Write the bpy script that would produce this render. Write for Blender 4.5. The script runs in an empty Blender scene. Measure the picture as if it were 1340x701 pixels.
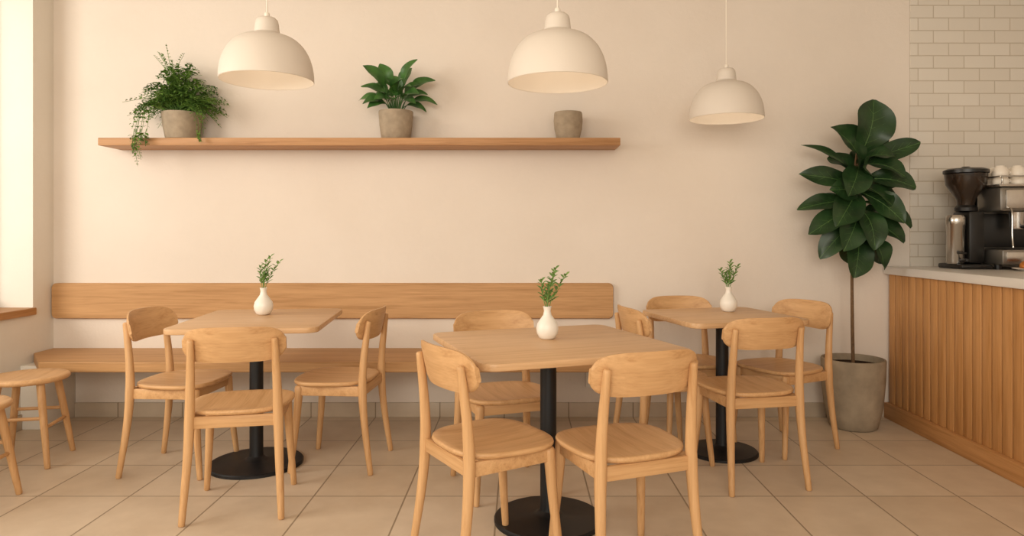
import bpy, bmesh, math, random
from mathutils import Vector, Matrix
random.seed(7)
PI=math.pi
def lin(h):
    h=h.lstrip('#'); r=[int(h[i:i+2],16)/255 for i in (0,2,4)]
    return tuple([(c/12.92 if c<=.04045 else ((c+.055)/1.055)**2.4) for c in r]+[1])
# ---------------------------------------------------------------- materials
def newmat(name):
    m=bpy.data.materials.new(name); m.use_nodes=True
    nt=m.node_tree; b=nt.nodes['Principled BSDF']
    return m,nt,b
def ramp(nt,fac,cols):
    r=nt.nodes.new('ShaderNodeValToRGB')
    el=r.color_ramp.elements
    while len(el)<len(cols): el.new(.5)
    for e,(p,c) in zip(el,cols): e.position=p; e.color=c
    nt.links.new(fac,r.inputs[0]); return r.outputs[0]
def objco(nt,scale=(1,1,1),loc=(0,0,0)):
    t=nt.nodes.new('ShaderNodeTexCoord'); mp=nt.nodes.new('ShaderNodeMapping')
    mp.inputs['Scale'].default_value=scale; mp.inputs['Location'].default_value=loc
    nt.links.new(t.outputs['Object'],mp.inputs[0]); return mp.outputs[0]
def noise(nt,vec,scale,detail=4,rough=.55,dist=0):
    n=nt.nodes.new('ShaderNodeTexNoise'); n.inputs['Scale'].default_value=scale
    n.inputs['Detail'].default_value=detail; n.inputs['Roughness'].default_value=rough
    n.inputs['Distortion'].default_value=dist
    nt.links.new(vec,n.inputs['Vector']); return n.outputs['Fac']
def bump(nt,b,h,strength,dist=.01):
    n=nt.nodes.new('ShaderNodeBump'); n.inputs['Strength'].default_value=strength
    n.inputs['Distance'].default_value=dist
    nt.links.new(h,n.inputs['Height']); nt.links.new(n.outputs[0],b.inputs['Normal'])
def plain(name,col,rough=.5,metal=0,var=.06,nscale=12,spec=.5,bmp=0):
    m,nt,b=newmat(name); c=lin(col)
    d=tuple([x*(1-var) for x in c[:3]]+[1]); u=tuple([min(1,x*(1+var)) for x in c[:3]]+[1])
    f=noise(nt,objco(nt),nscale)
    nt.links.new(ramp(nt,f,[(.3,d),(.7,u)]),b.inputs['Base Color'])
    b.inputs['Roughness'].default_value=rough; b.inputs['Metallic'].default_value=metal
    b.inputs['Specular IOR Level'].default_value=spec
    if bmp: bump(nt,b,noise(nt,objco(nt),nscale*4),bmp,.004)
    return m
def wood(name,axis,light='#D6AB7B',dark='#B88A5A',rough=.45,sc=1):
    m,nt,b=newmat(name)
    s=[34*sc]*3; s['XYZ'.index(axis)]=1.6*sc
    v=objco(nt,tuple(s))
    f=noise(nt,v,1.0,6,.6,.6)
    s2=[150*sc]*3; s2['XYZ'.index(axis)]=5*sc
    f2=noise(nt,objco(nt,tuple(s2)),1.0,3,.6)
    mx=nt.nodes.new('ShaderNodeMath'); mx.operation='MULTIPLY_ADD'
    nt.links.new(f2,mx.inputs[0]); mx.inputs[1].default_value=.35
    ad=nt.nodes.new('ShaderNodeMath'); ad.operation='MULTIPLY'; nt.links.new(f,ad.inputs[0]); ad.inputs[1].default_value=.65
    nt.links.new(ad.outputs[0],mx.inputs[2])
    a,c=lin(dark),lin(light)
    mid=tuple([(x*.4+y*.6) for x,y in zip(a,c)])
    nt.links.new(ramp(nt,mx.outputs[0],[(.33,a),(.48,mid),(.64,c)]),b.inputs['Base Color'])
    b.inputs['Roughness'].default_value=rough
    b.inputs['Specular IOR Level'].default_value=.35
    bump(nt,b,f2,.08,.002)
    return m
WX,WY,WZ=[wood('oak_'+a,a) for a in 'XYZ']
WTX=wood('oak_table','X','#D9B288','#BC9265',.4)
WSH=wood('oak_shelf','X','#C39467','#9C6E43',.5)
WBE=wood('oak_bench','X','#C99C6C','#A67B4D',.5)
WCO=wood('counter_wood','Z','#C9955F','#A8733D',.5)
WCP=wood('counter_plinth_wood','Y','#CD9862','#AE7A45',.5)
WLD=wood('ledge_wood','Y','#C08E5A','#9E6E3E',.5)
BLACK=plain('black_metal','#17181A',.45,.2,.1)
WHITEC=plain('vase_ceramic','#EFE9DE',.35,0,.02)
SHADE=plain('lamp_enamel','#DDD2C5',.55,0,.01)
CONC=plain('stone_pot','#A69681',.85,0,.14,22,.2,.25)
CONC2=plain('concrete_planter','#9C8D78',.85,0,.2,9,.2,.3)
SOIL=plain('soil','#33261B',.95,0,.4,60,.1,.5)
STEEL=plain('brushed_steel','#C4BFB8',.25,1,.05)
DSTEEL=plain('satin_steel','#8E8880',.34,.9,.05)
PLASTIC=plain('black_plastic','#161412',.35,0,.05)
CUP=plain('cup_porcelain','#F0E6D8',.3,0,.01)
MARBLE=plain('white_stone','#E4DED6',.3,0,.03,5)
TRUNK=plain('trunk_bark','#6B5238',.9,0,.25,60)
PASTRY=plain('pastry_crust','#B8712F',.6,0,.25,30)
TRIMW=plain('painted_trim','#EDE3D4',.5,0,.01)
def leafmat(name,dark,light,rough=.45,sc=9):
    m,nt,b=newmat(name)
    f=noise(nt,objco(nt),sc)
    nt.links.new(ramp(nt,f,[(.3,lin(dark)),(.7,lin(light))]),b.inputs['Base Color'])
    b.inputs['Roughness'].default_value=rough; b.inputs['Specular IOR Level'].default_value=.4
    return m
LFIG=leafmat('fig_leaf','#182E16','#2C4925',.36)
VEIN=leafmat('fig_vein','#4A6A36','#5E7E44',.5)
LFERN=leafmat('fern_leaf','#456B2A','#74963F',.55,14)
LBROAD=leafmat('broad_leaf','#2C5023','#4A7634',.38,14)
LSPRIG=leafmat('sprig_leaf','#55783A','#7E9E54',.6,30)
GLASS,nt,b=newmat('smoked_hopper')
b.inputs['Roughness'].default_value=.1
b.inputs['Transmission Weight'].default_value=.5
nt.links.new(ramp(nt,noise(nt,objco(nt),20),[(0,lin('#32261E')),(1,lin('#443428'))]),b.inputs['Base Color'])
BULB,nt,b=newmat('bulb_glow')
b.inputs['Emission Color'].default_value=(1,.88,.7,1); b.inputs['Emission Strength'].default_value=2
def plaster(name,c1,c2):
    m,nt,b=newmat(name)
    v=objco(nt)
    nt.links.new(ramp(nt,noise(nt,v,1.3,5),[(.3,lin(c1)),(.7,lin(c2))]),b.inputs['Base Color'])
    b.inputs['Roughness'].default_value=.9; b.inputs['Specular IOR Level'].default_value=.15
    bump(nt,b,noise(nt,v,28,6,.65),.35,.006)
    return m
PLAST=plaster('plaster_wall','#E1D5C8','#E7DCD0')
PLASTW=plaster('plaster_white','#E4DDD2','#EAE4DA')
def brick(name,c1,c2,mort,w,h,ms,off,plane,rough,loc=(0,0),bs=.4,mottle=True):
    m,nt,b=newmat(name)
    t=nt.nodes.new('ShaderNodeTexCoord'); s=nt.nodes.new('ShaderNodeSeparateXYZ'); c=nt.nodes.new('ShaderNodeCombineXYZ')
    nt.links.new(t.outputs['Object'],s.inputs[0])
    for i,a in enumerate(plane):
        ad=nt.nodes.new('ShaderNodeMath'); ad.operation='ADD'; ad.inputs[1].default_value=loc[i]
        nt.links.new(s.outputs[a],ad.inputs[0]); nt.links.new(ad.outputs[0],c.inputs[i])
    br=nt.nodes.new('ShaderNodeTexBrick'); br.offset=off; br.squash=1
    for k,v in (('Scale',1),('Brick Width',w),('Row Height',h),('Mortar Size',ms),('Mortar Smooth',.2),('Bias',0)):
        br.inputs[k].default_value=v
    br.inputs['Color1'].default_value=lin(c1); br.inputs['Color2'].default_value=lin(c2); br.inputs['Mortar'].default_value=lin(mort)
    nt.links.new(c.outputs[0],br.inputs['Vector'])
    if mottle:
        mx=nt.nodes.new('ShaderNodeMix'); mx.data_type='RGBA'; mx.blend_type='MULTIPLY'; mx.inputs[0].default_value=1
        nt.links.new(br.outputs['Color'],mx.inputs[6])
        nt.links.new(ramp(nt,noise(nt,objco(nt),6,6),[(.3,(.88,.86,.84,1)),(.7,(1,1,1,1))]),mx.inputs[7])
        nt.links.new(mx.outputs[2],b.inputs['Base Color'])
    else: nt.links.new(br.outputs['Color'],b.inputs['Base Color'])
    b.inputs['Roughness'].default_value=rough
    inv=nt.nodes.new('ShaderNodeMath'); inv.operation='SUBTRACT'; inv.inputs[0].default_value=1
    nt.links.new(br.outputs['Fac'],inv.inputs[1]); bump(nt,b,inv.outputs[0],bs,.003)
    return m
FLOORM=brick('floor_tile','#D9C7B0','#D1BEA6','#9A8871',.42,.42,.004,0,'XY',.42,(.1,.22))
SKIRT=brick('skirting_tile','#CBBBA6','#C4B29B','#94826B',.42,.3,.004,0,'XZ',.45,(.1,.1))
SUBWAY=brick('subway_tile','#DDD5C9','#D8CFC2','#C2B5A3',.2,.082,.003,.5,'XZ',.2,(0,.02),.6,False)
# ---------------------------------------------------------------- mesh helpers
class MB:
    def __init__(s): s.v=[]; s.f=[]; s.m=[]
    def add(s,vs,fs,mi=0):
        o=len(s.v); s.v+= [tuple(p) for p in vs]; s.f+=[tuple(i+o for i in f) for f in fs]; s.m+=[mi]*len(fs)
    def obj(s,name,mats,parent=None,sharp=40,loc=None,rot=0):
        me=bpy.data.meshes.new(name); me.from_pydata(s.v,[],s.f); me.update()
        for m in mats: me.materials.append(m)
        me.polygons.foreach_set('material_index',s.m)
        bm=bmesh.new(); bm.from_mesh(me); bmesh.ops.recalc_face_normals(bm,faces=bm.faces); bm.to_mesh(me); bm.free()
        me.polygons.foreach_set('use_smooth',[True]*len(me.polygons))
        if sharp: me.set_sharp_from_angle(angle=math.radians(sharp))
        o=bpy.data.objects.new(name,me); bpy.context.scene.collection.objects.link(o)
        if parent: o.parent=parent
        if loc: o.location=loc
        o.rotation_euler[2]=rot
        return o
def empty(name,loc=(0,0,0),rot=0):
    e=bpy.data.objects.new(name,None); e.empty_display_size=.1; e.location=loc; e.rotation_euler[2]=rot
    bpy.context.scene.collection.objects.link(e); return e
def rings(mb,rs,mi=0,closed_ends=True):
    n=len(rs[0]); vs=[p for r in rs for p in r]; fs=[]
    for i in range(len(rs)-1):
        for j in range(n):
            a=i*n+j; b_=i*n+(j+1)%n; fs.append((a,b_,b_+n,a+n))
    if closed_ends: fs.append(tuple(range(n))[::-1]); fs.append(tuple(range((len(rs)-1)*n,len(rs)*n)))
    mb.add(vs,fs,mi)
def lathe(mb,prof,c=(0,0,0),n=40,mi=0,caps=True):
    rings(mb,[[(c[0]+r*math.cos(2*PI*j/n),c[1]+r*math.sin(2*PI*j/n),c[2]+z) for j in range(n)] for r,z in prof],mi,caps)
def tube(mb,pts,rad,n=12,mi=0,flat=1.0):
    pts=[Vector(p) for p in pts]
    if not hasattr(rad,'__len__'): rad=[rad]*len(pts)
    if len(pts)>2:
        P=[pts[0]*2-pts[1]]+pts+[pts[-1]*2-pts[-2]]; q=[];rr=[]
        for i in range(1,len(P)-2):
            for k in range(6):
                t=k/6; a,b_,c,d=P[i-1],P[i],P[i+1],P[i+2]
                q.append(.5*((2*b_)+(c-a)*t+(2*a-5*b_+4*c-d)*t*t+(3*b_-a-3*c+d)*t**3)); rr.append(rad[i-1]*(1-t)+rad[i]*t)
        q.append(pts[-1]); rr.append(rad[-1]); pts,rad=q,rr
    rs=[]; up=None
    def ring(p,d,r):
        nonlocal up
        if up is None: up=Vector((0,1,0)) if abs(d.y)<.8 else Vector((1,0,0))
        s=d.cross(up).normalized(); u=s.cross(d).normalized(); up=u
        return [tuple(p+s*r*math.cos(2*PI*j/n)+u*r*flat*math.sin(2*PI*j/n)) for j in range(n)]
    N=len(pts)
    for i in range(N):
        d=(pts[min(i+1,N-1)]-pts[max(i-1,0)]).normalized(); r=rad[i]
        if i==0: rs.append(ring(pts[0]-d*0,d,r*.75)); rs.append(ring(pts[0]+d*r*.3,d,r)); continue
        if i==N-1:
            rs.append(ring(pts[i]-d*r*.5,d,r)); rs.append(ring(pts[i]-d*r*.12,d,r*.8)); rs.append(ring(pts[i],d,r*.4)); continue
        rs.append(ring(pts[i],d,r))
    rings(mb,rs,mi)
def box(mb,a,b_,bev=.004,mi=0,seg=2):
    bm=bmesh.new(); bmesh.ops.create_cube(bm,size=1)
    for v in bm.verts: v.co=Vector([(a[i]+b_[i])/2+v.co[i]*(b_[i]-a[i]) for i in range(3)])
    if bev: bmesh.ops.bevel(bm,geom=bm.edges[:],offset=bev,segments=seg,affect='EDGES',profile=.5)
    bm.verts.index_update()
    mb.add([v.co[:] for v in bm.verts],[[v.index for v in f.verts] for f in bm.faces],mi); bm.free()
def rr(hx,hy,r,n=8):
    out=[]
    for cx,cy,a0 in ((hx-r,hy-r,0),(-hx+r,hy-r,PI/2),(-hx+r,-hy+r,PI),(hx-r,-hy+r,1.5*PI)):
        for k in range(n+1):
            a=a0+k/n*PI/2; out.append((cx+r*math.cos(a),cy+r*math.sin(a)))
    return out
def slab_rr(mb,hx,hy,r,z0,z1,bev=.006,mi=0,c=(0,0)):
    rs=[]
    for ins,z in ((bev,z0),(bev*.3,z0+bev*.3),(0,z0+bev),(0,z1-bev),(bev*.3,z1-bev*.3),(bev,z1)):
        rs.append([(c[0]+x,c[1]+y,z) for x,y in rr(hx-ins,hy-ins,r-ins)])
    rings(mb,rs,mi)
def simple_box(name,a,b_,mat,bev=0,parent=None):
    mb=MB(); box(mb,a,b_,bev); return mb.obj(name,[mat],parent,30)
def leaf(mb,base,tip,W,nrm,arch=.12,fold=.12,shape=1.25,mi=0,nt_=9,wave=0.0,droop=0,vein=None,pw=.75):
    base,tip,nrm=Vector(base),Vector(tip),Vector(nrm)
    ax=tip-base; L=ax.length; side=ax.cross(nrm)
    if side.length<1e-6: side=Vector((1,0,0))
    side.normalize(); nn=side.cross(ax).normalized()
    us=(-1,-.55,0,.55,1); vs=[];ph=random.random()*6; mid=[]
    for i in range(nt_+1):
        t=i/nt_; w=max(.02,math.sin(PI*min(1,t)**shape))**pw*W/2
        p=base+ax*t+nn*arch*L*math.sin(PI*t)-Vector((0,0,1))*droop*L*t*t
        mid.append(p+nn*.0015)
        for u in us:
            wz=wave*W*math.sin(t*11+ph+(2 if u>0 else 0))*abs(u)
            vs.append(p+side*u*w+nn*(fold*abs(u)*w*2+wz))
    fs=[]
    for i in range(nt_):
        for j in range(4):
            a=i*5+j; fs.append((a,a+1,a+6,a+5))
    mb.add(vs,fs,mi)
    if vein is not None:
        for i in range(len(mid)-1):
            r1=.0022*(1-i/len(mid))+.0006; r2=.0022*(1-(i+1)/len(mid))+.0006
            mb.add([mid[i]-side*r1,mid[i]+nn*r1,mid[i]+side*r1,mid[i+1]-side*r2,mid[i+1]+nn*r2,mid[i+1]+side*r2],[(0,1,4,3),(1,2,5,4)],vein)
        for i in range(2,nt_-1,2):
            t=i/nt_; w=max(.02,math.sin(PI*t**shape))**pw*W/2
            for s in (-1,1):
                q=vs[min(i+2,nt_)*5+(3 if s>0 else 1)]+nn*.0012; m0=mid[i]; d=(q-m0).normalized().cross(nn)*.0008
                mb.add([m0-d,m0+d,q+d*.4,q-d*.4],[(0,1,2,3)],vein)
# ---------------------------------------------------------------- room shell
D=4.5; XL=-3.05; XR=3.9; YF=-2.2; HC=3.05
simple_box('floor',(XL-.3,YF,-.1),(XR+.2,D+.2,0),FLOORM)
simple_box('ceiling',(XL-.3,YF,HC),(XR+.2,D+.2,HC+.1),PLASTW)
simple_box('wall_back',(XL-.3,D,0),(XR+.2,D+.2,HC),PLAST)
simple_box('wall_right',(XR,YF,0),(XR+.2,D,HC),PLAST)
simple_box('wall_tiled',(2.55,D-.012,.9),(XR,D,HC),SUBWAY,.002)
mb=MB(); y0,y1=.9,4.31; zs,zt=.69,2.9
box(mb,(XL-.3,y1,0),(XL,D,HC),0); box(mb,(XL-.3,YF,0),(XL,y0,HC),0)
box(mb,(XL-.3,y0,0),(XL,y1,zs),0); box(mb,(XL-.3,y0,zt),(XL,y1,HC),0)
mb.obj('wall_left',[PLASTW],None,30)
w=empty('window_1')
mb=MB()
for a,b_ in (((XL-.3,y0,zs+.045),(XL-.24,y0+.06,zt)),((XL-.3,y1-.06,zs+.045),(XL-.24,y1,zt)),((XL-.3,y0,zs+.045),(XL-.24,y1,zs+.11)),((XL-.3,y0,zt-.06),(XL-.24,y1,zt)),((XL-.3,2.0,zs+.1),(XL-.24,2.05,zt)),((XL-.3,3.15,zs+.1),(XL-.24,3.2,zt))):
    box(mb,a,b_,.004)
mb.obj('frame',[TRIMW],w)
simple_box('window_ledge',(XL-.3,y0,zs),(XL+.025,y1,zs+.045),WLD,.005)
simple_box('baseboard_back',(-2.905,D-.014,0),(2.42,D,.095),SKIRT,.003)
simple_box('baseboard_left',(XL,YF,0),(XL+.014,4.2,.095),SKIRT,.003)
simple_box('wall_plinth',(XL,4.2,0),(-2.905,D,.39),PLASTW,.004)
# ---------------------------------------------------------------- bench
e=empty('wall_bench')
mb=MB()
o=[(-2.80,4.0),(.60,4.0),(.60,4.5),(-3.05,4.5),(-3.045,4.31)]
def poly(mb,o,z0,z1,mi=0):
    n=len(o); mb.add([(x,y,z0) for x,y in o]+[(x,y,z1) for x,y in o],[tuple(range(n))[::-1],tuple(range(n,2*n))]+[(i,(i+1)%n,(i+1)%n+n,i+n) for i in range(n)],mi)
poly(mb,o,.39,.45)
ob=mb.obj('seat',[WBE],e,30)
bv=ob.modifiers.new('b','BEVEL'); bv.width=.006; bv.segments=2
mb=MB()
pts=[(x,z) for x,z in rr((3.045+.61)/2,.115,.03,6)]
cx,cz=(-3.045+.61)/2,.76
rings(mb,[[(cx+x*s,D-d,cz+z*s2) for x,z in pts] for d,s,s2 in ((0,1,1),(.024,1,1),(.03,.9985,.96))])
mb.obj('backrest',[WBE],e,30)
mb=MB()
for x in (-1.6,-.5,.45): 
    box(mb,(x-.02,4.1,.36),(x+.02,4.5,.39),.003); box(mb,(x-.02,4.46,.2),(x+.02,4.5,.39),.003)
mb.obj('brackets',[PLASTW],e)
simple_box('wall_shelf',(-2.607,4.25,1.743),(.623,4.5,1.79),WSH,.003)
# ---------------------------------------------------------------- chair
def chair(x,y,face):
    e=empty('dining_chair',(x,y,0),math.radians(face-90))
    mb=MB(); n=56
    def ol(s):
        out=[]
        for k in range(n):
            a=2*PI*k/n; c,sn=math.cos(a),math.sin(a); p=2/3.0
            X=.212*math.copysign(abs(c)**p,c); Y=.198*math.copysign(abs(sn)**p,sn)
            X*=1+.07*Y/.2
            out.append((X*s,Y*s))
        return out
    rings(mb,[[(X,Y+.005,z+.458) for X,Y in ol(s)] for s,z in ((.2,-.024),(.9,-.024),(.965,-.021),(.995,-.014),(1,-.008),(.99,-.002),(.965,0),(.85,-.003),(.6,-.008),(.3,-.010),(.1,-.010))])
    mb.obj('seat',[WY],e,60)
    mb=MB(); nu,nv=32,8; hw,hh=.207,.076
    def P(u,v,off):
        X=hw*u; k=(1-abs(u)**5.5)**(1/2.3) if abs(u)<1 else 0
        k=max(k,.34)
        Z=hh*v*k+.004*(1-u*u)
        zz=.732+Z
        Yc=-.208-.22*(zz-.66)+1.25*X*X
        return (X,Yc+off,zz)
    th=.017
    vs=[];
    for off in (0,th):
        for i in range(nu+1):
            uu=math.sin((i/nu-.5)*PI)
            for j in range(nv+1): vs.append(P(uu,j/nv*2-1,off+ (0.004 if j in(0,nv) and off==0 else (-.004 if j in (0,nv) else 0))))
    fs=[];N=(nu+1)*(nv+1)
    for i in range(nu):
        for j in range(nv):
            a=i*(nv+1)+j; fs.append((a,a+1,a+nv+2,a+nv+1)); fs.append((N+a,N+a+nv+1,N+a+nv+2,N+a+1))
    for i in range(nu):
        for j in (0,nv):
            a=i*(nv+1)+j; fs.append((a,a+nv+1,N+a+nv+1,N+a))
    for j in range(nv):
        for i in (0,nu):
            a=i*(nv+1)+j; fs.append((a,a+1,N+a+1,N+a))
    mb.add(vs,fs); mb.obj('backrest',[WX],e,50)
    for k,s in enumerate((-1,1)):
        mb=MB()
        tube(mb,[(s*.195,-.225,0),(s*.182,-.19,.25),(s*.176,-.178,.42),(s*.172,-.183,.56),(s*.168,-.196,.68),(s*.166,-.207,.76)],[.0135,.018,.0215,.0185,.016,.0135],14)
        mb.obj('rear_leg_%d'%(k+1),[WZ],e,60)
        mb=MB()
        tube(mb,[(s*.195,.185,0),(s*.178,.160,.25),(s*.168,.148,.435)],[.0135,.018,.0215],14)
        mb.obj('front_leg_%d'%(k+1),[WZ],e,60)
    mb=MB()
    box(mb,(-.165,.138,.385),(.165,.156,.435),.004); box(mb,(-.17,-.186,.385),(.17,-.168,.435),.004)
    for s in (-1,1): 
        box(mb,(s*.172-.009,-.178,.385),(s*.172+.009,.148,.435),.004)
    mb.obj('apron',[WX],e,40)
    return e
for c in ((-1.235,3.07,101),(-1.73,3.55,-3),(-.95,3.62,176),(-.11,2.53,32),(.365,2.48,111),(-.07,3.26,-70),(.775,3.70,11),(1.0,4.05,-82),(1.48,3.9,207),(1.115,3.39,101)):
    chair(*c)
# ---------------------------------------------------------------- tables
def table(x,y,w,d,rot,br,px=0,py=0):
    e=empty('cafe_table',(x,y,0),math.radians(rot))
    mb=MB(); slab_rr(mb,w/2,d/2,.06,.722,.75,.006); mb.obj('top',[WTX],e,40)
    M=Matrix.Rotation(-math.radians(rot),3,'Z')@Vector((px,py,0))
    mb=MB(); c=(M.x,M.y,0)
    lathe(mb,[(br,0),(br,.012),(br-.006,.018),(.07,.026),(.05,.032),(.036,.045),(.034,.06),(.034,.70)],c,48)
    lathe(mb,[(.09,.70),(.09,.71),(.11,.722)],c,32)
    mb.obj('pedestal',[BLACK],e,35)
table(-1.37,3.67,.72,.85,6,.235,0,-.09)
table(.14,2.88,.86,.82,20,.227,-.02,0)
table(1.12,3.82,.69,.66,14,.19,-.01,-.05)
# ---------------------------------------------------------------- stools
def stool(x,y,rot):
    e=empty('round_stool',(x,y,0),math.radians(rot))
    mb=MB(); lathe(mb,[(.05,.425),(.165,.425),(.182,.430),(.187,.440),(.185,.450),(.176,.456),(.12,.452),(.02,.450)]); mb.obj('seat',[WY],e,60)
    for k in range(4):
        a=PI/4+k*PI/2; c,s=math.cos(a),math.sin(a)
        mb=MB(); tube(mb,[(.215*c,.215*s,0),(.175*c,.175*s,.22),(.135*c,.135*s,.43)],[.0135,.0175,.019],12); mb.obj('leg_%d'%(k+1),[WZ],e,60)
    mb=MB()
    for k in range(4):
        a=PI/4+k*PI/2; b_=a+PI/2; z=.2 if k%2 else .25; r=.178 if k%2 else .17
        tube(mb,[(r*math.cos(a),r*math.sin(a),z),(r*math.cos(b_),r*math.sin(b_),z)],.009,10)
    mb.obj('stretchers',[WX],e,60)
stool(-2.585,3.62,12); stool(-2.44,3.0,5)
# ---------------------------------------------------------------- pendants
def pendant(x,y,z):
    e=empty('pendant_lamp',(x,y,z))
    mb=MB()
    out=[(.210,0)]
    for k in range(1,15):
        a=k/15*PI/2; out.append((.056+.154*math.cos(a)**.9,.208*math.sin(a)**.95))
    out+= [(.060,.210),(.057,.216),(.056,.228),(.052,.262),(.048,.278),(.038,.288),(.022,.292),(.012,.293)]
    inn=[(.012,.27)]+[(max(.01,r-.005),z_-.004) for r,z_ in out[14:0:-1]]+[(.2065,0)]
    lathe(mb,out+[(.004,.294)],n=64,caps=False)
    mb.obj('shade',[SHADE],e,50)
    mb=MB(); lathe(mb,inn,n=64,caps=False); lathe(mb,[(.2065,0),(.208,-.002),(.210,0)],n=64,caps=False); mb.obj('inner_shade',[SHADE],e,60)
    mb=MB(); tube(mb,[(0,0,.285),(0,0,.315)],.012,12); tube(mb,[(0,0,.29),(0,0,HC-z-.02)],.0035,8); mb.obj('cord',[TRIMW],e,60)
    mb=MB(); lathe(mb,[(.05,HC-z-.025),(.055,HC-z-.02),(.055,HC-z)]); mb.obj('ceiling_rose',[SHADE],e)
    mb=MB(); lathe(mb,[(.018,.19),(.018,.16),(.03,.135),(.036,.11),(.032,.085),(.018,.07),(.004,.066)],n=24); mb.obj('bulb',[BULB],e,80)
    l=bpy.data.lights.new('bulb_light','POINT'); l.energy=.62; l.color=(1,.86,.66); l.shadow_soft_size=.04
    lo=bpy.data.objects.new('bulb_light',l); lo.parent=e; lo.location=(0,0,.035); bpy.context.scene.collection.objects.link(lo)
pendant(-1.168,3.18,1.905); pendant(.159,2.885,1.83); pendant(1.196,3.98,1.862)
# ---------------------------------------------------------------- bud vases
def sprig(mb,base,h,lean):
    for s in range(5):
        a=[0,.4,2.7,4.6,1.8][s]; k=(1,.85,.72,.9,.6)[s]
        tip=Vector(base)+Vector((lean[0]*k+.055*math.cos(a)*(s>0),lean[1]+.035*math.sin(a),h*k))
        mid=(Vector(base)+tip)/2+Vector((-lean[0]*.25,0,.01))
        tube(mb,[base,mid,tip],[.0018,.0015,.001],6,1)
        for i in range(17):
            t=.28+.72*i/16; p=Vector(base)*(1-t)**2+mid*2*t*(1-t)+tip*t*t; a2=i*2.4
            d=Vector((math.cos(a2)*.028,math.sin(a2)*.028,.02))*(1.2-.4*t)
            leaf(mb,p,p+d,.011,(0,-.4,1),.1,.1,1,0,4)
def vase(x,y,s,h,lean):
    e=empty('bud_vase',(x,y,.75))
    mb=MB()
    lathe(mb,[(r*s,z*s) for r,z in ((.024,0),(.034,.006),(.044,.025),(.047,.045),(.042,.065),(.028,.086),(.0175,.1),(.014,.118),(.017,.132),(.0185,.136),(.0155,.136),(.012,.118),(.012,.1))],n=36)
    mb.obj('body',[WHITEC],e,60)
    mb=MB(); sprig(mb,(0,0,.11*s),h,lean); mb.obj('sprig',[LSPRIG,LSPRIG],e,0)
vase(-1.415,3.80,1.1,.20,(.04,0)); vase(.118,2.93,1.02,.185,(.035,0)); vase(1.2,3.95,1.05,.17,(.01,0))
# ---------------------------------------------------------------- shelf pots
def pot(name,x,y,z,prof,matr,soil=None):
    e=empty(name,(x,y,z)); mb=MB(); lathe(mb,prof,n=48); mb.obj('pot',[matr],e,45)
    if soil:
        mb=MB(); lathe(mb,[(soil[0],soil[1]-.01),(soil[0],soil[1]),(.01,soil[1]+.006)],n=32); mb.obj('soil',[SOIL],e,45)
    return e
SZ=1.79;
e=pot('potted_fern',-2.146,4.37,SZ,[(.085,0),(.095,.006),(.112,.09),(.119,.165),(.117,.172),(.108,.172),(.102,.12)],CONC,(.104,.155))
mb=MB()
def frond(p0,p1,p2,n,ll):
    p0,p1,p2=map(Vector,(p0,p1,p2))
    tube(mb,[p0,p0*.25+p1*.5+p2*.25,p2],[.002,.0016,.001],5,0)
    for i in range(n):
        t=.22+.78*i/n; p=p0*(1-t)**2+p1*2*t*(1-t)+p2*t*t
        tg=((p1-p0)*(1-t)+(p2-p1)*t).normalized()
        sd=tg.cross(Vector((random.uniform(-.4,.4),random.uniform(-.4,.4),1))).normalized()
        for s in (-1,1):
            l=ll*(1.1-.6*t)*random.uniform(.7,1.2)
            d=(sd*s+tg*.5+Vector((0,0,random.uniform(-.3,.3)))).normalized()*l
            q=p+d; 
            if q.y+4.37>4.485: q.y=4.485-4.37
            leaf(mb,p,q,l*.6,(random.uniform(-.3,.3),-.3,1),.1,.1,1,0,3)
for i in range(200):
    a=random.uniform(0,2*PI); R=random.uniform(.05,.25); up=random.uniform(.06,.31)*(1.2-R/.3)
    x2=R*math.cos(a)*1.12; y2=max(-.19,min(.10,R*math.sin(a)*.9)); hgt=.17+up
    if random.random()<.35: hgt=.17+random.uniform(-.08,.10); x2=math.copysign(random.uniform(.13,.29),math.cos(a)); 
    frond((random.uniform(-.06,.06),random.uniform(-.05,.05),.155),(x2*.5,y2*.5,max(hgt,.2)+random.uniform(.05,.12)),(x2,y2,hgt),10,.038)
for k in range(12): frond((-.02,-.02,.155),(-.07,0,.48),(-.17+.028*k+random.uniform(-.01,.01),-.02,.49+random.uniform(.0,.12)-abs(k-3)*.014),14,.028)
for x,zb in ((-.20,-.18),(-.215,-.12),(-.18,-.14),(-.17,-.02),(.17,.0),(.21,.02),(-.23,.05),(-.14,-.05),(.19,-.03),(-.205,-.08)):
    yy=-.155
    frond((-.03 if x<0 else .04,-.06,.16),(x*1.05,yy,.30),(x,yy,.03 if zb<0 else zb),11,.034)
    if zb<0: frond((x,yy,.05),(x-.02,yy-.01,-.05 if zb<-.06 else -.01),(x+.005,yy,zb),12,.03)
mb.obj('foliage',[LFERN],e,0)
e=pot('potted_peace_lily',-.786,4.37,SZ,[(.082,0),(.09,.006),(.103,.09),(.109,.175),(.107,.183),(.098,.183),(.094,.13)],CONC,(.096,.165))
mb=MB()
L2=[(-.25,.27),(-.21,.335),(-.13,.30),(-.18,.45),(-.10,.49),(-.03,.43),(.04,.40),(.10,.47),(.15,.50),(.16,.36),(.20,.30),(.25,.39),(.26,.24),(-.19,.22),(-.12,.24),(.02,.30),(.09,.28),(.14,.22),(-.05,.32),(.0,.24),(-.15,.36),(.07,.36),(.17,.27),(-.06,.25),(.19,.19),(-.16,.19),(-.04,.38),(.03,.34),(.12,.32),(-.09,.30)]
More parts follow.
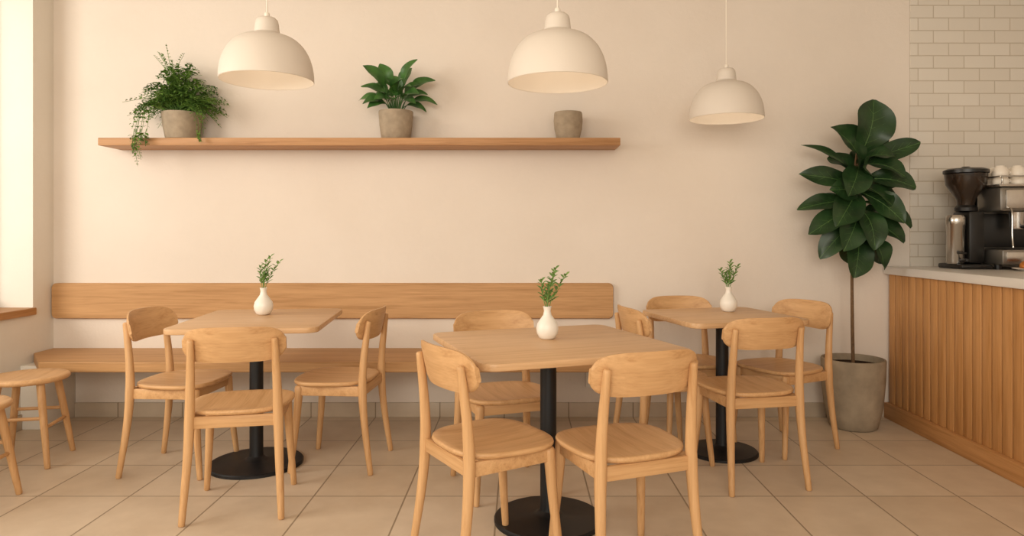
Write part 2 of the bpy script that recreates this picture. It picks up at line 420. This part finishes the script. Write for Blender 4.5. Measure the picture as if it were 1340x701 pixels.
for i,(x,z) in enumerate(L2):
    y=random.uniform(-.16,.085); b0=Vector((x*.12,y*.15,.165)); tip=Vector((x,y,z)); 
    kb=b0.lerp(tip,.40)+Vector((-x*.12,0,.05))
    tube(mb,[b0,b0.lerp(kb,.5)+Vector((0,0,.012)),kb],[.003,.0025,.002],6)
    leaf(mb,kb,tip,random.uniform(.07,.098),(x*.6+random.uniform(-.4,.4),-.8,.9),.14,.18,.9,0,10,.03,.05)
mb.obj('foliage',[LBROAD],e,0)
pot('stone_pot',.308,4.37,SZ,[(.062,0),(.072,.006),(.087,.07),(.092,.12),(.089,.165),(.086,.176),(.079,.176),(.078,.12),(.06,.03),(.01,.02)],CONC)
# ---------------------------------------------------------------- fiddle leaf fig
FX,FY=2.07,4.27
e=empty('fiddle_leaf_fig',(FX,FY,0))
mb=MB(); lathe(mb,[(.125,0),(.14,.01),(.168,.13),(.183,.30),(.186,.415),(.183,.425),(.172,.425),(.168,.33)],n=56); mb.obj('planter',[CONC2],e,45)
mb=MB(); lathe(mb,[(.169,.37),(.169,.385),(.01,.395)],n=40); mb.obj('soil',[SOIL],e,45)
mb=MB(); tube(mb,[(0,0,.38),(-.005,0,.7),(.0,.01,1.0),(.02,0,1.3),(.01,0,1.6),(.05,0,1.82)],[.011,.010,.009,.008,.006,.004],10); mb.obj('trunk',[TRUNK],e,60)
mb=MB()
# each leaf in metres: height on trunk, tip x, tip height, width, tip y
F=[(1.67,.10,2.02,.27,-.05),(1.63,.39,1.755,.13,-.05),(1.56,-.175,1.845,.24,-.08),(1.49,-.36,1.56,.13,-.06),
(1.54,-.315,1.75,.08,.02),(1.53,.345,1.475,.16,-.08),(1.40,-.36,1.345,.12,-.03),(1.37,-.31,1.19,.15,-.08),(1.40,.345,1.235,.14,-.03),
(1.29,.26,1.14,.18,-.1),(1.29,-.23,1.045,.16,-.05),(1.22,-.05,.93,.18,-.12),(1.22,.14,.975,.15,-.1),(1.48,-.175,1.24,.19,-.16),
(1.46,.23,1.26,.17,-.16),(1.62,.25,1.535,.15,-.14),(1.34,-.13,1.09,.17,-.15),(1.43,.325,1.59,.12,.05),(1.22,-.16,1.08,.13,.05),
(1.62,-.10,1.42,.18,-.15),(1.36,.05,1.10,.17,-.17),(1.62,.24,1.835,.11,.06),(1.46,-.19,1.46,.16,-.1),(1.26,.20,1.01,.12,.03),(1.51,.145,1.365,.14,-.18),
(1.58,-.135,1.67,.14,.06),(1.43,.145,1.575,.14,.08),(1.34,-.23,1.40,.13,.08),(1.32,.215,1.32,.13,.09),(1.25,.005,1.01,.14,.08),(1.55,.10,1.74,.13,.08),
(1.64,.20,1.66,.13,-.12),(1.57,-.02,1.60,.15,-.17),(1.50,.28,1.36,.12,.0)]
for bz,tx,tz,w_,dy in F:
    b0=Vector((.035,0,bz)); tp=Vector((tx,dy,tz)); tr=Vector((.015,0,b0.z-.02))
    tube(mb,[tr,b0.lerp(tp,.06)],[.004,.003],6,1)
    nr=Vector((random.uniform(-.7,.7),-1,random.uniform(.1,1.1)))
    leaf(mb,b0,tp,w_*.98,nr,random.uniform(.03,.2),.2,1.45,0,16,.06,0,2,.68)
mb.obj('foliage',[LFIG,TRUNK,VEIN],e,0)
# ---------------------------------------------------------------- counter
e=empty('service_counter')
mb=MB(); box(mb,(2.42,.8,.09),(3.28,4.488,.935),.003); mb.obj('carcass',[WCO],e)
mb=MB(); y=.8
while y<4.46:
    box(mb,(2.40,y+.004,.10),(2.422,min(y+.071,4.486),.935),.005); y+=.075
mb.obj('slats',[WCO],e,30)
simple_box('plinth',(2.375,.8,0),(3.28,4.486,.1),WCP,.004,e)
simple_box('worktop',(2.37,.76,.935),(3.32,4.486,.985),MARBLE,.006,e)
TZ=.985
e=empty('coffee_grinder',(2.70,4.2,TZ))
mb=MB()
box(mb,(-.075,-.12,0),(.11,.12,.03),.01); box(mb,(0,-.07,.03),(.10,.10,.35),.02)
lathe(mb,[(.06,.35),(.062,.37),(.05,.385)],(.025,0,0),32)
lathe(mb,[(.105,.575),(.122,.58),(.122,.598),(.1,.608),(.03,.612),(.02,.62)],(.025,0,0),40)
mb.obj('body',[PLASTIC],e)
mb=MB(); lathe(mb,[(.045,.03),(.05,.04),(.05,.26),(.054,.265),(.054,.31),(.045,.325)],(-.05,-.02,0),36); mb.obj('dosing_chamber',[STEEL],e)
mb=MB(); lathe(mb,[(.045,.385),(.05,.42),(.075,.46),(.108,.51),(.115,.575)],(.025,0,0),40); mb.obj('bean_hopper',[GLASS],e)
mb=MB(); tube(mb,[(-.05,-.07,.05),(-.06,-.15,.055)],.011,10); box(mb,(-.075,-.09,.09),(-.025,-.07,.1),.002); mb.obj('portafilter_fork',[PLASTIC],e)
MZ=.50
e=empty('espresso_machine',(2.815,4.05,TZ))
mb=MB()
for x in (.03,.62):
    for yy in (.04,.34): lathe(mb,[(.018,0),(.02,.03)],(x,yy,0),16)
mb.obj('feet',[PLASTIC],e)
mb=MB()
box(mb,(0,-.04,.03),(.68,.38,.12),.012)
box(mb,(.0,.16,.10),(.68,.38,MZ-.01),.02)
box(mb,(.0,-.02,.34),(.68,.37,MZ-.01),.025)
mb.obj('housing',[DSTEEL],e)
mb=MB()
box(mb,(.02,-.048,.05),(.66,-.038,.105),.003); box(mb,(.03,-.030,.36),(.65,-.018,.47),.004)
box(mb,(-.006,.17,.13),(.002,.36,.32),.003); box(mb,(-.01,-.03,MZ-.012),(.69,.385,MZ+.004),.006)
for x in (.02,.34,.66): tube(mb,[(x,-.01,MZ),(x,-.01,MZ+.05)],.005,8)
tube(mb,[(.01,-.01,MZ+.05),(.67,-.01,MZ+.05)],.005,8); tube(mb,[(.01,-.01,MZ+.05),(.01,.37,MZ+.05)],.005,8); tube(mb,[(.01,.37,MZ),(.01,.37,MZ+.05)],.005,8)
for x in (.15,.47):
    lathe(mb,[(.035,.24),(.038,.25),(.038,.30),(.045,.345)],(x,.05,0),28)
tube(mb,[(.045,-.02,.37),(.04,-.06,.34),(.035,-.07,.2),(.03,-.085,.13)],.005,8)
mb.obj('chrome_trim',[STEEL],e)
mb=MB()
for x in (.15,.47):
    tube(mb,[(x,.02,.255),(x,-.06,.25),(x,-.14,.24)],[.010,.013,.012],12)
box(mb,(.03,-.03,.118),(.65,.15,.124),.002); box(mb,(.01,.150,.13),(.67,.162,.335),.002)
mb.obj('portafilters',[PLASTIC],e)
e=empty('stacked_cups',(2.815,4.05,TZ+MZ+.004))
mb=MB()
for x,y_ in ((.07,.08),(.17,.08),(.27,.08),(.12,.2),(.23,.2),(.34,.2),(.38,.08),(.06,.3)):
    for k in range(2):
        c=(x+random.uniform(-.006,.006),y_,k*.05)
        lathe(mb,[(.038,0),(.043,.004),(.044,.022),(.036,.05),(.024,.06),(.022,.066),(.004,.066)],c,24)
        tube(mb,[(c[0]+.038,y_,c[2]+.015),(c[0]+.058,y_-.006,c[2]+.025),(c[0]+.036,y_,c[2]+.043)],.004,6)
mb.obj('cups',[CUP],e,50)
e=empty('croissant_plate',(2.90,3.9,TZ))
mb=MB(); lathe(mb,[(.045,0),(.05,.004),(.09,.014),(.092,.017),(.05,.008),(.01,.007)],n=36); mb.obj('plate',[CUP],e)
mb=MB(); pts=[];rad=[]
for i in range(13):
    t=i/12; a=PI*.1+t*PI*.8; pts.append((.055*math.cos(a),.05*math.sin(a)-.03,.028)); rad.append(.008+.022*math.sin(PI*t)*(1+.14*math.sin(i*2.6)))
tube(mb,pts,rad,16); mb.obj('croissant',[PASTRY],e,60)
# ---------------------------------------------------------------- lights
wd=bpy.data.worlds.new('World'); bpy.context.scene.world=wd; wd.use_nodes=True
bg=wd.node_tree.nodes['Background']; bg.inputs[0].default_value=(1,.93,.83,1); bg.inputs[1].default_value=.84
def area(name,loc,target,sx,sy,en,col):
    l=bpy.data.lights.new(name,'AREA'); l.shape='RECTANGLE'; l.size=sx; l.size_y=sy; l.energy=en; l.color=col
    o=bpy.data.objects.new(name,l); o.location=loc; o.rotation_euler=(Vector(target)-Vector(loc)).to_track_quat('-Z','Y').to_euler()
    bpy.context.scene.collection.objects.link(o)
area('window_daylight',(-4.6,1.2,2.2),(0.6,3.4,.6),2.6,1.8,125,(1,.925,.81))
area('front_fill',(-.6,-2.6,2.3),(.2,4,.6),3.5,2.0,155,(1,.92,.79))  # added soft fill from behind the camera; no storefront is modelled there
# ---------------------------------------------------------------- camera
cam=bpy.data.cameras.new('camera'); co=bpy.data.objects.new('camera',cam); bpy.context.scene.collection.objects.link(co)
co.location=(0,0,1.2); co.rotation_euler=(PI/2,0,0)
cam.sensor_width=36; cam.lens=900/1340*36; cam.shift_x=-10/1340; cam.shift_y=-45.5/1340; cam.clip_start=.05
bpy.context.scene.camera=co
bpy.context.scene.view_settings.view_transform='Standard'
